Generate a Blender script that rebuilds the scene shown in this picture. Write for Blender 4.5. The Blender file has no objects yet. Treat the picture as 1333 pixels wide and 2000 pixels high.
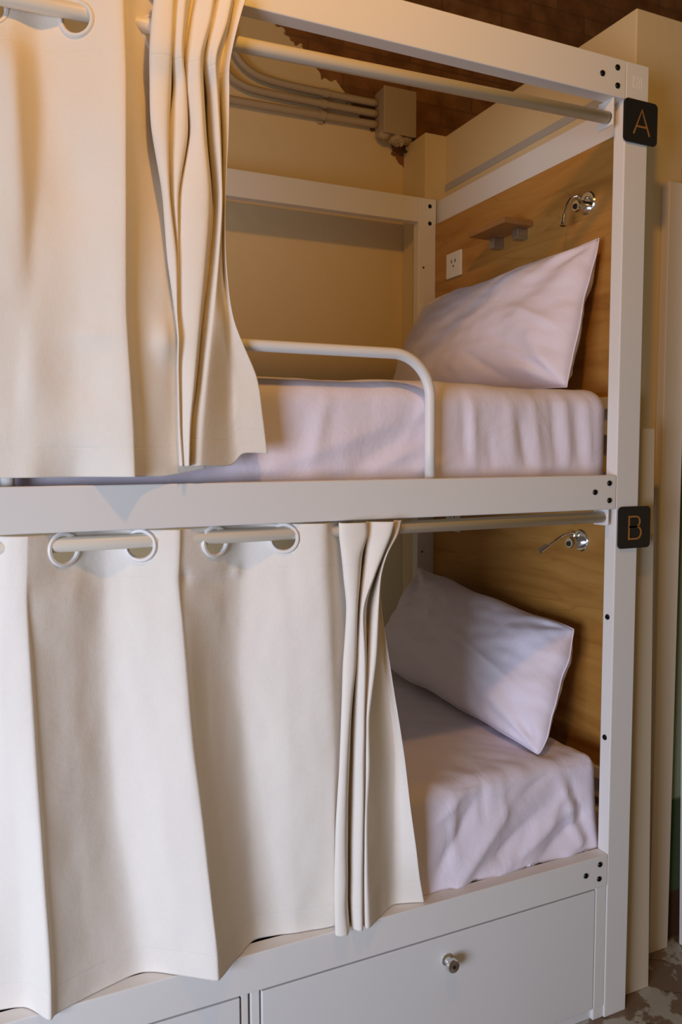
import bpy, bmesh, math, random
from mathutils import Vector, Matrix, noise
random.seed(7)
C = bpy.context.scene.collection
S = bpy.context.scene

# ------------------------------------------------------------------ camera
cam_d = bpy.data.cameras.new('camera'); cam = bpy.data.objects.new('camera', cam_d); C.objects.link(cam)
cam_d.sensor_fit = 'VERTICAL'; cam_d.sensor_height = 36.0; cam_d.sensor_width = 24.0
cam_d.lens = 1547.08*36.0/2000.0
cam_d.clip_start = .02; cam_d.clip_end = 60
YAW, PIT, ROL = 0.4341, -0.0746, -0.0026
fw = Vector((math.sin(YAW)*math.cos(PIT), math.cos(YAW)*math.cos(PIT), math.sin(PIT)))
rt = Vector((math.cos(YAW), -math.sin(YAW), 0)); up = rt.cross(fw)
r2 = rt*math.cos(ROL)+up*math.sin(ROL); u2 = -rt*math.sin(ROL)+up*math.cos(ROL)
M = Matrix((r2, u2, -fw)).transposed().to_4x4(); M.translation = Vector((-1.2635, -1.3050, 1.2869))
cam.matrix_world = M
S.camera = cam

# ------------------------------------------------------------------ light
def area(name, loc, target, sx, sy, power, col, shape='RECTANGLE'):
    l = bpy.data.lights.new(name, 'AREA'); l.shape = shape; l.size = sx; l.size_y = sy
    l.energy = power; l.color = col
    o = bpy.data.objects.new(name, l); C.objects.link(o); o.location = loc
    o.rotation_euler = (Vector(target)-Vector(loc)).to_track_quat('-Z', 'Y').to_euler()
    return o
wl = area('window_daylight', (-3.2, -1.8, .85), (-.85, 0, .62), 1.1, 1.1, 22, (.72, .81, 1.0)); wl.data.spread = math.radians(95)
area('hanging_lamp', (-.92, -.80, 2.50), (-.45, .20, 1.80), .10, .10, 6.9, (1.0, .475, .08), 'DISK')
w = bpy.data.worlds.new('world'); S.world = w; w.use_nodes = True
w.node_tree.nodes['Background'].inputs[0].default_value = (1.0, .72, .36, 1)
w.node_tree.nodes['Background'].inputs[1].default_value = .17
S.view_settings.view_transform = 'Standard'; S.view_settings.look = 'None'
S.view_settings.gamma = 1.0; S.view_settings.use_curve_mapping = False
S.view_settings.exposure = 0.0

# ------------------------------------------------------------------ materials
def mat(name, col=(.8,.8,.8), rough=.5, metal=0, spec=.5):
    m = bpy.data.materials.new(name); m.use_nodes = True
    b = m.node_tree.nodes['Principled BSDF']
    b.inputs['Base Color'].default_value = (*col, 1); b.inputs['Roughness'].default_value = rough
    b.inputs['Metallic'].default_value = metal; b.inputs['Specular IOR Level'].default_value = spec
    return m
def nd(m, t, **k):
    n = m.node_tree.nodes.new(t)
    for a, v in k.items(): setattr(n, a, v)
    return n
def lk(m, a, b): m.node_tree.links.new(a, b)
def bsdf(m): return m.node_tree.nodes['Principled BSDF']
def math_n(m, op, a, b=None, c=None):
    n = nd(m, 'ShaderNodeMath', operation=op)
    for i, v in enumerate((a, b, c)):
        if v is None: continue
        if isinstance(v, (int, float)): n.inputs[i].default_value = v
        else: lk(m, v, n.inputs[i])
    return n.outputs[0]
def ramp_n(m, fac, stops):
    r = nd(m, 'ShaderNodeValToRGB'); lk(m, fac, r.inputs[0])
    e = r.color_ramp.elements
    while len(e) > 1: e.remove(e[-1])
    e[0].position = stops[0][0]; e[0].color = (*stops[0][1], 1)
    for p_, c_ in stops[1:]:
        k = e.new(p_); k.color = (*c_, 1)
    return r.outputs[0]
def mix_n(m, fac, a, b):
    n = nd(m, 'ShaderNodeMix', data_type='RGBA'); 
    if isinstance(fac, (int, float)): n.inputs[0].default_value = fac
    else: lk(m, fac, n.inputs[0])
    for i, v in ((6, a), (7, b)):
        if isinstance(v, tuple): n.inputs[i].default_value = (*v, 1)
        else: lk(m, v, n.inputs[i])
    return n.outputs[2]
def noise_n(m, vec, scale, detail=4, rough=.5, dist=0.):
    n = nd(m, 'ShaderNodeTexNoise'); n.inputs['Scale'].default_value = scale
    n.inputs['Detail'].default_value = detail; n.inputs['Roughness'].default_value = rough
    n.inputs['Distortion'].default_value = dist
    if vec is not None: lk(m, vec, n.inputs['Vector'])
    return n.outputs[0]
def coords(m, kind='Object', scale=(1,1,1), rot=(0,0,0)):
    t = nd(m, 'ShaderNodeTexCoord'); mp = nd(m, 'ShaderNodeMapping')
    mp.inputs['Scale'].default_value = scale; mp.inputs['Rotation'].default_value = rot
    lk(m, t.outputs[kind], mp.inputs[0]); return mp.outputs[0]
def bump(m, h, strength, dist):
    b = nd(m, 'ShaderNodeBump'); b.inputs['Strength'].default_value = strength; b.inputs['Distance'].default_value = dist
    lk(m, h, b.inputs['Height']); 
    old = bsdf(m).inputs['Normal']
    if old.is_linked: lk(m, old.links[0].from_socket, b.inputs['Normal'])
    lk(m, b.outputs[0], bsdf(m).inputs['Normal'])

white = mat('powder_coated_white', (.80, .785, .775), .42, 0, .45)
v = coords(white); bump(white, noise_n(white, v, 900, 2), .06, .001)
drawerm = mat('drawer_white', (.78, .775, .78), .36, 0, .45)
v = coords(drawerm); bump(drawerm, noise_n(drawerm, v, 700, 2), .05, .001)
wallm = mat('cream_wall_paint', (.74, .60, .40), .75, 0, .25)
v = coords(wallm); lk(wallm, mix_n(wallm, noise_n(wallm, v, 3, 5), (.71,.56,.32), (.77,.62,.375)), bsdf(wallm).inputs['Base Color'])
bump(wallm, noise_n(wallm, v, 30, 6), .25, .004)
black = mat('black_plastic', (.012, .011, .012), .35)
bolt_m = mat('black_bolt', (.012, .012, .013), .3, .6)
gold = mat('gold_letter', (.42, .19, .045), .45, .2)
chrome = mat('chrome', (.75, .76, .77), .13, 1)
brushed = mat('brushed_steel', (.45, .43, .40), .35, .9)
greypl = mat('grey_paint_metal', (.55, .53, .49), .5)
conduitm = mat('tan_painted_conduit', (.46, .36, .24), .5)
rodm = mat('cream_curtain_rod', (.78, .72, .62), .4)
shadem = mat('grey_shade', (.46, .44, .41), .6)  # grey colour standing in for a band of shade on the right wall
board2 = mat('dull_tan_board', (.58, .49, .36), .65)
boardm = mat('tan_board_paint', (.68, .59, .47), .6)
sockm = mat('socket_white', (.80, .78, .73), .35)
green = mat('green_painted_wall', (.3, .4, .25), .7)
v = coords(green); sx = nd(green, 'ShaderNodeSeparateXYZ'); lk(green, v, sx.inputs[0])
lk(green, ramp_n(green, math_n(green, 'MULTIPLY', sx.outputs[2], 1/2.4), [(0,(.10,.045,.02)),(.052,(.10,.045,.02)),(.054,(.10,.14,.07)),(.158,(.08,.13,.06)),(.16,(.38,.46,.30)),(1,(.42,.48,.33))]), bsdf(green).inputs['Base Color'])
# curtain cloth: plain woven cotton, UV in metres, v = height on the cloth
def cloth(name, col, seams, transl=.02):
    m = mat(name, col, .85, 0, .15)
    t = nd(m, 'ShaderNodeTexCoord'); sp = nd(m, 'ShaderNodeSeparateXYZ'); lk(m, t.outputs['UV'], sp.inputs[0])
    mp1 = nd(m, 'ShaderNodeMapping'); mp1.inputs['Scale'].default_value = (1100, 60, 1); lk(m, t.outputs['UV'], mp1.inputs[0])
    mp2 = nd(m, 'ShaderNodeMapping'); mp2.inputs['Scale'].default_value = (60, 1100, 1); lk(m, t.outputs['UV'], mp2.inputs[0])
    a = noise_n(m, mp1.outputs[0], 1, 2); b = noise_n(m, mp2.outputs[0], 1, 2)
    wv = math_n(m, 'ADD', a, b)
    lk(m, mix_n(m, math_n(m, 'MULTIPLY', wv, .5), tuple(c*.94 for c in col), tuple(min(1, c*1.05) for c in col)), bsdf(m).inputs['Base Color'])
    bump(m, wv, .2, .001)
    big = noise_n(m, t.outputs['UV'], 26, 4, .55)
    bump(m, big, .35, .004)
    for s0 in seams:
        d = math_n(m, 'ABSOLUTE', math_n(m, 'SUBTRACT', sp.outputs[1], s0))
        g = nd(m, 'ShaderNodeMapRange'); g.interpolation_type = 'SMOOTHSTEP'
        g.inputs[1].default_value = 0; g.inputs[2].default_value = .0022; g.inputs[3].default_value = 0; g.inputs[4].default_value = 1
        lk(m, d, g.inputs[0]); bump(m, g.outputs[0], .3, .0012)
    tr = nd(m, 'ShaderNodeBsdfTranslucent'); tr.inputs[0].default_value = (col[0], col[1]*.93, col[2]*.8, 1)
    mx = nd(m, 'ShaderNodeMixShader'); mx.inputs[0].default_value = transl
    out = m.node_tree.nodes['Material Output']
    lk(m, bsdf(m).outputs[0], mx.inputs[1]); lk(m, tr.outputs[0], mx.inputs[2]); lk(m, mx.outputs[0], out.inputs[0])
    return m
upcl = cloth('cream_curtain_cotton_upper', (.87, .81, .73), [1.903, 1.296])
locl = cloth('cream_curtain_cotton_lower', (.88, .83, .77), [1.082, .432])
# bed linen
def linen(name, col):
    m = mat(name, col, .62, 0, .3)
    v = coords(m); bump(m, noise_n(m, v, 55, 5, .55, .4), .22, .004); bump(m, noise_n(m, v, 9, 4, .5, 1.2), .25, .012)
    bsdf(m).inputs['Sheen Weight'].default_value = .15
    return m
sheet_m = linen('white_sheet_cotton', (.81, .76, .89))
pillow_m = linen('white_pillowcase_cotton', (.82, .77, .90))
mattress_m = mat('patterned_mattress_ticking', (.5, .46, .44), .8)
v = coords(mattress_m); lk(mattress_m, ramp_n(mattress_m, noise_n(mattress_m, v, 160, 1), [(.42,(.22,.18,.17)),(.55,(.66,.62,.6))]), bsdf(mattress_m).inputs['Base Color'])
# oak-look panel: the grain runs along the bed end (y), slightly tilted
wood = mat('oak_laminate', (.5, .3, .12), .42, 0, .4)
v = coords(wood, scale=(1, 1.0, 9.0), rot=(.18, 0, 0))
n1 = noise_n(wood, v, 2.2, 6, .55, .7); n2 = noise_n(wood, coords(wood, scale=(1, 3, 60), rot=(.18,0,0)), 4, 5, .6)
c1 = ramp_n(wood, n1, [(.30,(.34,.145,.03)),(.46,(.46,.225,.05)),(.60,(.52,.27,.068)),(.75,(.43,.20,.045))])
c2 = mix_n(wood, math_n(wood, 'MULTIPLY', n2, .45), c1, (.33, .14, .03))
# a few dark grain cracks
cr = noise_n(wood, coords(wood, scale=(1, .8, 7), rot=(.42, 0, 0)), 1.8, 1, .4, .2)
crk = ramp_n(wood, math_n(wood, 'ABSOLUTE', math_n(wood, 'SUBTRACT', cr, .52)), [(0,(1,1,1)),(.006,(0,0,0))])
lk(wood, mix_n(wood, math_n(wood, 'MULTIPLY', crk, .30), c2, (.20, .08, .02)), bsdf(wood).inputs['Base Color'])
shelfw = mat('oak_shelf_edge', (.42, .22, .085), .45)
v = coords(shelfw, scale=(1, .25, 1)); lk(shelfw, ramp_n(shelfw, noise_n(shelfw, v, 30, 5), [(.3,(.30,.13,.035)),(.7,(.38,.19,.06))]), bsdf(shelfw).inputs['Base Color'])
# brick back wall, cream plaster below a torn diagonal edge
ceil = mat('brick_with_torn_plaster', (.25,.12,.06), .9, 0, .1)
t = nd(ceil, 'ShaderNodeTexCoord'); br = nd(ceil, 'ShaderNodeTexBrick')
sx = nd(ceil, 'ShaderNodeSeparateXYZ'); lk(ceil, t.outputs['Object'], sx.inputs[0])
cb = nd(ceil, 'ShaderNodeCombineXYZ'); lk(ceil, sx.outputs[0], cb.inputs[0]); lk(ceil, sx.outputs[2], cb.inputs[1])
br.inputs['Color1'].default_value = (.27,.115,.04,1); br.inputs['Color2'].default_value = (.33,.155,.055,1); br.inputs['Mortar'].default_value = (.21,.105,.045,1)
br.inputs['Scale'].default_value = 1; br.inputs['Mortar Size'].default_value = .007; br.inputs['Brick Width'].default_value = .25; br.inputs['Row Height'].default_value = .062
br.inputs['Mortar Smooth'].default_value = .8
lk(ceil, cb.outputs[0], br.inputs['Vector'])
nn = noise_n(ceil, t.outputs['Object'], 14, 6); dirt = mix_n(ceil, ramp_n(ceil, nn, [(.35,(0,0,0)),(.7,(.85,.85,.85))]), br.outputs[0], (.15,.062,.022))
f = math_n(ceil, 'SUBTRACT', math_n(ceil, 'MULTIPLY_ADD', sx.outputs[0], -.80, 2.345), sx.outputs[2])
f = math_n(ceil, 'ADD', f, math_n(ceil, 'MULTIPLY', math_n(ceil, 'SUBTRACT', noise_n(ceil, t.outputs['Object'], 16, 4), .5), .16))
msk = ramp_n(ceil, math_n(ceil, 'MULTIPLY_ADD', f, 60, .5), [(.4,(0,0,0)),(.6,(1,1,1))])
lk(ceil, mix_n(ceil, msk, dirt, (.75,.59,.34)), bsdf(ceil).inputs['Base Color'])
bump(ceil, math_n(ceil, 'ADD', nn, math_n(ceil, 'MULTIPLY', msk, .6)), .5, .008)
darkwood = mat('dark_ceiling_boards', (.12,.07,.04), .8)
# worn painted plank floor
floor_m = mat('worn_painted_planks', (.3,.25,.2), .45)
vv = coords(floor_m, rot=(0,0,.62)); br = nd(floor_m, 'ShaderNodeTexBrick'); lk(floor_m, vv, br.inputs['Vector'])
br.inputs['Scale'].default_value = 1; br.inputs['Brick Width'].default_value = 1.6; br.inputs['Row Height'].default_value = .12; br.inputs['Mortar Size'].default_value = .002
br.inputs['Color1'].default_value = (.22,.15,.10,1); br.inputs['Color2'].default_value = (.27,.19,.13,1); br.inputs['Mortar'].default_value = (.07,.05,.04,1)
g = noise_n(floor_m, coords(floor_m, scale=(2,40,1), rot=(0,0,.62)), 3, 5); wd = mix_n(floor_m, math_n(floor_m, 'MULTIPLY', g, .7), br.outputs[0], (.13,.09,.06))
pm = ramp_n(floor_m, noise_n(floor_m, coords(floor_m), 10, 6, .6, .3), [(.50,(0,0,0)),(.54,(1,1,1))])
lk(floor_m, mix_n(floor_m, pm, wd, (.42,.42,.38)), bsdf(floor_m).inputs['Base Color'])

# ------------------------------------------------------------------ mesh helpers
def link(name, me, m, parent=None):
    o = bpy.data.objects.new(name, me); C.objects.link(o)
    if m is not None: me.materials.append(m)
    if parent is not None: o.parent = parent
    return o
def obj(name, bm, m, parent=None, smooth=False):
    me = bpy.data.meshes.new(name); bmesh.ops.recalc_face_normals(bm, faces=bm.faces[:]); bm.to_mesh(me); bm.free()
    if smooth: me.shade_smooth()
    return link(name, me, m, parent)
def tag(o, label, cat, group=None):
    o['label'] = label; o['category'] = cat
    if group: o['group'] = group
    return o
def empty(name, loc, label, cat, group=None):
    o = bpy.data.objects.new(name, None); C.objects.link(o); o.location = loc; o.empty_display_size = .1
    bpy.context.view_layer.update()
    return tag(o, label, cat, group)
def add_box(bm, x0, x1, y0, y1, z0, z1, bev=0.0, seg=2):
    b = bmesh.new(); bmesh.ops.create_cube(b, size=1)
    for v_ in b.verts: v_.co = Vector(((x0+x1)/2+v_.co.x*(x1-x0), (y0+y1)/2+v_.co.y*(y1-y0), (z0+z1)/2+v_.co.z*(z1-z0)))
    if bev: bmesh.ops.bevel(b, geom=b.edges[:], offset=bev, segments=seg, affect='EDGES', profile=.5)
    merge(bm, b)
def merge(bm, b, mtx=None):
    me = bpy.data.meshes.new('t'); b.to_mesh(me); b.free()
    if mtx is not None: me.transform(mtx)
    bm.from_mesh(me); bpy.data.meshes.remove(me)
def box(name, dims, m, parent=None, bev=.002, loc=None):
    bm = bmesh.new(); add_box(bm, *dims, bev); o = obj(name, bm, m, parent, False)
    return o
def add_tube(bm, pts, rad, n=16, cap=True, flat=None):
    pts = [Vector(p_) for p_ in pts]; rings = []; prev = None
    for i, p_ in enumerate(pts):
        d = (pts[min(i+1, len(pts)-1)]-pts[max(i-1, 0)]).normalized()
        if prev is None:
            a = Vector((0,0,1)) if abs(d.z) < .9 else Vector((0,1,0)); u_ = d.cross(a).normalized()
        else: u_ = (prev-d*prev.dot(d)).normalized()
        prev = u_; w_ = d.cross(u_); r_ = rad[i] if hasattr(rad, '__len__') else rad
        rings.append([bm.verts.new(p_+(u_*math.cos(k*2*math.pi/n)+w_*math.sin(k*2*math.pi/n))*r_) for k in range(n)])
    for a, b in zip(rings, rings[1:]):
        for k in range(n): bm.faces.new((a[k], a[(k+1)%n], b[(k+1)%n], b[k]))
    if cap: bm.faces.new(rings[0]); bm.faces.new(rings[-1])
def tube(name, pts, rad, m, parent=None, n=16):
    bm = bmesh.new(); add_tube(bm, pts, rad, n); return obj(name, bm, m, parent, True)
def auto(o, ang=35):
    me = o.data; me.shade_smooth()
    b = bmesh.new(); b.from_mesh(me)
    for e in b.edges:
        if len(e.link_faces) == 2 and e.calc_face_angle(0) > math.radians(ang): e.smooth = False
    b.to_mesh(me); b.free()
def arc(c, r, a0, a1, ax, ay, n=10):
    return [Vector(c)+(Vector(ax)*math.cos(a0+(a1-a0)*i/n)+Vector(ay)*math.sin(a0+(a1-a0)*i/n))*r for i in range(n+1)]
def lathe(name, prof, mtx, m, parent=None, n=32, cap=True):
    bm = bmesh.new(); rings = []
    for r_, z_ in prof: rings.append([bm.verts.new((r_*math.cos(k*2*math.pi/n), r_*math.sin(k*2*math.pi/n), z_)) for k in range(n)])
    for a, b in zip(rings, rings[1:]):
        for k in range(n): bm.faces.new((a[k], a[(k+1)%n], b[(k+1)%n], b[k]))
    if cap: bm.faces.new(rings[0]); bm.faces.new(rings[-1])
    else: bmesh.ops.remove_doubles(bm, verts=bm.verts[:], dist=1e-6)
    bm.transform(mtx)
    o = obj(name, bm, m, parent); auto(o); return o
def along(p_, d): return Matrix.Translation(Vector(p_)) @ Vector(d).to_track_quat('Z', 'Y').to_matrix().to_4x4()
def struct(o): o['kind'] = 'structure'; return o
UPPER_CLOTH = [
 [(-1.3977,0.03,2.02),(-1.3998,0.03,1.97),(-1.4021,0.03,1.915),(-1.404,0.03,1.87),(-1.4069,0.03,1.8),(-1.4099,0.0204,1.7),(-1.4129,0.0108,1.6),(-1.4166,0.006,1.5),(-1.4208,0.006,1.4),(-1.4241,0.006,1.32),(-1.4271,0.006,1.25)],
 [(-1.3019,0.0,2.02),(-1.3038,0.0,1.97),(-1.3058,0.0,1.915),(-1.3075,0.0,1.87),(-1.3101,0.0,1.8),(-1.3138,0.0,1.7),(-1.3175,0.0,1.6),(-1.3212,0.0,1.5),(-1.3249,0.0,1.4),(-1.3279,0.0,1.32),(-1.3305,0.0,1.25)],
 [(-1.2367,0.03,2.02),(-1.2384,0.0295,1.97),(-1.2403,0.029,1.915),(-1.2418,0.0285,1.87),(-1.2441,0.028,1.8),(-1.2475,0.0179,1.7),(-1.2509,0.0078,1.6),(-1.2543,0.0025,1.5),(-1.2576,0.002,1.4),(-1.2603,0.0015,1.32),(-1.2627,0.001,1.25)],
 [(-1.1878,0.036,2.02),(-1.1895,0.034,1.97),(-1.1902,0.024,1.915),(-1.1901,0.0076,1.87),(-1.1891,0.0,1.8),(-1.1888,-0.004,1.7),(-1.1919,-0.004,1.6),(-1.1984,-0.002,1.5),(-1.205,0.0,1.4),(-1.211,0.0,1.32),(-1.2132,0.0,1.25)],
 [(-1.1442,0.04,2.02),(-1.1458,0.038,1.97),(-1.1492,0.034,1.915),(-1.1522,0.03,1.87),(-1.1546,0.026,1.8),(-1.1583,0.0144,1.7),(-1.1649,0.0028,1.6),(-1.1699,-0.006,1.5),(-1.1759,-0.008,1.4),(-1.1752,-0.006,1.32),(-1.1771,-0.004,1.25)],
 [(-1.0948,0.014,2.02),(-1.0961,0.0145,1.97),(-1.0976,0.014,1.915),(-1.099,0.012,1.87),(-1.1013,0.0076,1.8),(-1.1039,0.0076,1.7),(-1.1082,-0.0072,1.6),(-1.1111,-0.01,1.5),(-1.1133,-0.006,1.4),(-1.1159,-0.01,1.32),(-1.1157,0.0076,1.25)],
 [(-1.0402,-0.016,2.02),(-1.0398,-0.016,1.97),(-1.0391,-0.018,1.915),(-1.0385,-0.022,1.87),(-1.0406,-0.03,1.8),(-1.0428,-0.034,1.7),(-1.0457,-0.038,1.6),(-1.0483,-0.04,1.5),(-1.0455,-0.042,1.4),(-1.0434,-0.042,1.32),(-1.0418,-0.042,1.25)],
 [(-1.0273,-0.012,2.02),(-1.0269,-0.012,1.97),(-1.0269,-0.014,1.915),(-1.0278,-0.018,1.87),(-1.0308,-0.026,1.8),(-1.0344,-0.03,1.7),(-1.0374,-0.034,1.6),(-1.0384,-0.036,1.5),(-1.0347,-0.038,1.4),(-1.0317,-0.038,1.32),(-1.0316,-0.038,1.25)],
 [(-1.0068,0.0068,2.02),(-1.0079,0.0068,1.97),(-1.0092,0.006,1.915),(-1.0109,0.002,1.87),(-1.0139,-0.006,1.8),(-1.0172,-0.012,1.7),(-1.0201,-0.016,1.6),(-1.021,-0.018,1.5),(-1.0171,-0.02,1.4),(-1.0147,-0.02,1.32),(-1.013,-0.02,1.25)],
 [(-0.975,0.03,2.02),(-0.9756,0.032,1.97),(-0.9779,0.034,1.915),(-0.9793,0.032,1.87),(-0.9798,0.028,1.8),(-0.9805,0.0144,1.7),(-0.9751,-0.0012,1.6),(-0.9761,-0.012,1.5),(-0.9755,-0.012,1.4),(-0.9766,-0.01,1.32),(-0.9754,-0.01,1.25)],
 [(-0.9402,0.045,2.02),(-0.9411,0.045,1.97),(-0.9421,0.045,1.915),(-0.9429,0.045,1.87),(-0.9442,0.045,1.8),(-0.9423,0.0354,1.7),(-0.9352,0.0258,1.6),(-0.9378,0.008,1.503),(-0.9395,0.008,1.406),(-0.9322,0.008,1.3296),(-0.9093,0.006,1.262)],
 [(-0.979,-0.02,2.02),(-0.9878,-0.02,1.97),(-0.9929,-0.02,1.915),(-0.9914,-0.008,1.87),(-0.9904,-0.008,1.8),(-0.9754,-0.008,1.7),(-0.9692,-0.008,1.6),(-0.9577,-0.008,1.504),(-0.9561,-0.008,1.408),(-0.9557,-0.008,1.3328),(-0.9535,-0.008,1.266)],
 [(-0.9569,-0.035,2.02),(-0.9602,-0.035,1.97),(-0.9644,-0.035,1.915),(-0.9639,-0.022,1.87),(-0.9677,-0.022,1.8),(-0.9671,-0.022,1.7),(-0.9584,-0.022,1.6),(-0.9584,-0.022,1.504),(-0.9577,-0.022,1.408),(-0.9574,-0.022,1.3328),(-0.9544,-0.022,1.266)],
 [(-0.9481,-0.008,2.02),(-0.9537,-0.008,1.97),(-0.9569,-0.008,1.915),(-0.9485,0.03,1.87),(-0.9546,0.03,1.8),(-0.9565,0.0204,1.7),(-0.9507,0.0108,1.6),(-0.9519,0.006,1.504),(-0.9511,0.006,1.408),(-0.9507,0.006,1.3328),(-0.9476,0.006,1.266)],
 [(-0.9478,-0.02,2.02),(-0.956,-0.02,1.97),(-0.9578,-0.02,1.915),(-0.9522,-0.006,1.87),(-0.9608,-0.006,1.8),(-0.9611,-0.006,1.7),(-0.9546,-0.006,1.6),(-0.9547,-0.006,1.504),(-0.9539,-0.006,1.408),(-0.9536,-0.006,1.3328),(-0.9505,-0.006,1.266)],
 [(-0.9359,-0.034,2.02),(-0.9416,-0.034,1.97),(-0.9466,-0.034,1.915),(-0.9378,-0.018,1.87),(-0.9374,-0.018,1.8),(-0.9523,-0.018,1.7),(-0.9533,-0.018,1.6),(-0.955,-0.018,1.504),(-0.9551,-0.018,1.408),(-0.9547,-0.018,1.3328),(-0.9517,-0.018,1.266)],
 [(-0.9194,-0.008,2.02),(-0.9286,-0.008,1.97),(-0.9359,-0.008,1.915),(-0.9245,0.03,1.87),(-0.9221,0.03,1.8),(-0.941,0.0204,1.7),(-0.9465,0.0108,1.6),(-0.9497,0.006,1.504),(-0.9497,0.006,1.408),(-0.949,0.006,1.3328),(-0.9459,0.006,1.266)],
 [(-0.9108,-0.022,2.02),(-0.9239,-0.022,1.97),(-0.9339,-0.022,1.915),(-0.933,-0.012,1.87),(-0.9284,-0.012,1.8),(-0.9459,-0.012,1.7),(-0.9519,-0.012,1.6),(-0.9544,-0.012,1.504),(-0.9545,-0.012,1.408),(-0.9533,-0.012,1.3328),(-0.9502,-0.012,1.266)],
 [(-0.8923,-0.036,2.02),(-0.9013,-0.036,1.97),(-0.9162,-0.036,1.915),(-0.9139,-0.028,1.87),(-0.9109,-0.028,1.8),(-0.9055,-0.03,1.7),(-0.9137,-0.03,1.6),(-0.9237,-0.03,1.504),(-0.9337,-0.03,1.408),(-0.9417,-0.03,1.3328),(-0.9454,-0.03,1.266)],
 [(-0.8813,-0.008,2.02),(-0.892,-0.008,1.97),(-0.9042,-0.008,1.915),(-0.8922,0.03,1.87),(-0.8886,0.03,1.8),(-0.8852,0.0204,1.7),(-0.8968,0.0108,1.6),(-0.9099,0.006,1.504),(-0.9205,0.006,1.408),(-0.9311,0.006,1.3328),(-0.9344,0.006,1.266)],
 [(-0.8816,-0.022,2.02),(-0.8941,-0.022,1.97),(-0.9025,-0.022,1.915),(-0.8945,-0.006,1.87),(-0.8905,-0.006,1.8),(-0.885,-0.006,1.7),(-0.8943,-0.006,1.6),(-0.9079,-0.006,1.504),(-0.9189,-0.006,1.408),(-0.9322,-0.006,1.3328),(-0.9351,-0.006,1.266)],
 [(-0.863,-0.036,2.02),(-0.8746,-0.036,1.97),(-0.8922,-0.036,1.915),(-0.8863,-0.022,1.87),(-0.8831,-0.022,1.8),(-0.8811,-0.022,1.7),(-0.8885,-0.022,1.6),(-0.8994,-0.022,1.504),(-0.9103,-0.022,1.408),(-0.9184,-0.022,1.3328),(-0.9237,-0.022,1.266)],
 [(-0.8523,-0.008,2.02),(-0.8635,-0.008,1.97),(-0.879,-0.008,1.915),(-0.8704,0.02,1.87),(-0.8666,0.025,1.8),(-0.8697,0.0154,1.7),(-0.8764,0.0008,1.6),(-0.8789,-0.012,1.504),(-0.867,0.0068,1.408),(-0.8664,0.0068,1.3328),(-0.8636,0.0068,1.266)],
 [(-0.8523,-0.018,2.02),(-0.8624,-0.018,1.97),(-0.8719,-0.01,1.915),(-0.8705,0.0,1.87),(-0.8697,0.0,1.8),(-0.8725,0.004,1.7),(-0.872,0.0076,1.6),(-0.8673,0.001,1.509),(-0.851,0.008,1.418),(-0.8465,0.008,1.3488),(-0.8399,0.008,1.286)],
 [(-0.8389,-0.03,2.02),(-0.8541,-0.03,1.97),(-0.8658,-0.024,1.915),(-0.8642,-0.014,1.87),(-0.8669,-0.014,1.8),(-0.8735,-0.014,1.7),(-0.8732,-0.014,1.6),(-0.8572,-0.004,1.509),(-0.8171,0.0,1.418),(-0.8058,0.0,1.3488),(-0.798,0.0,1.286)]]
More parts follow.
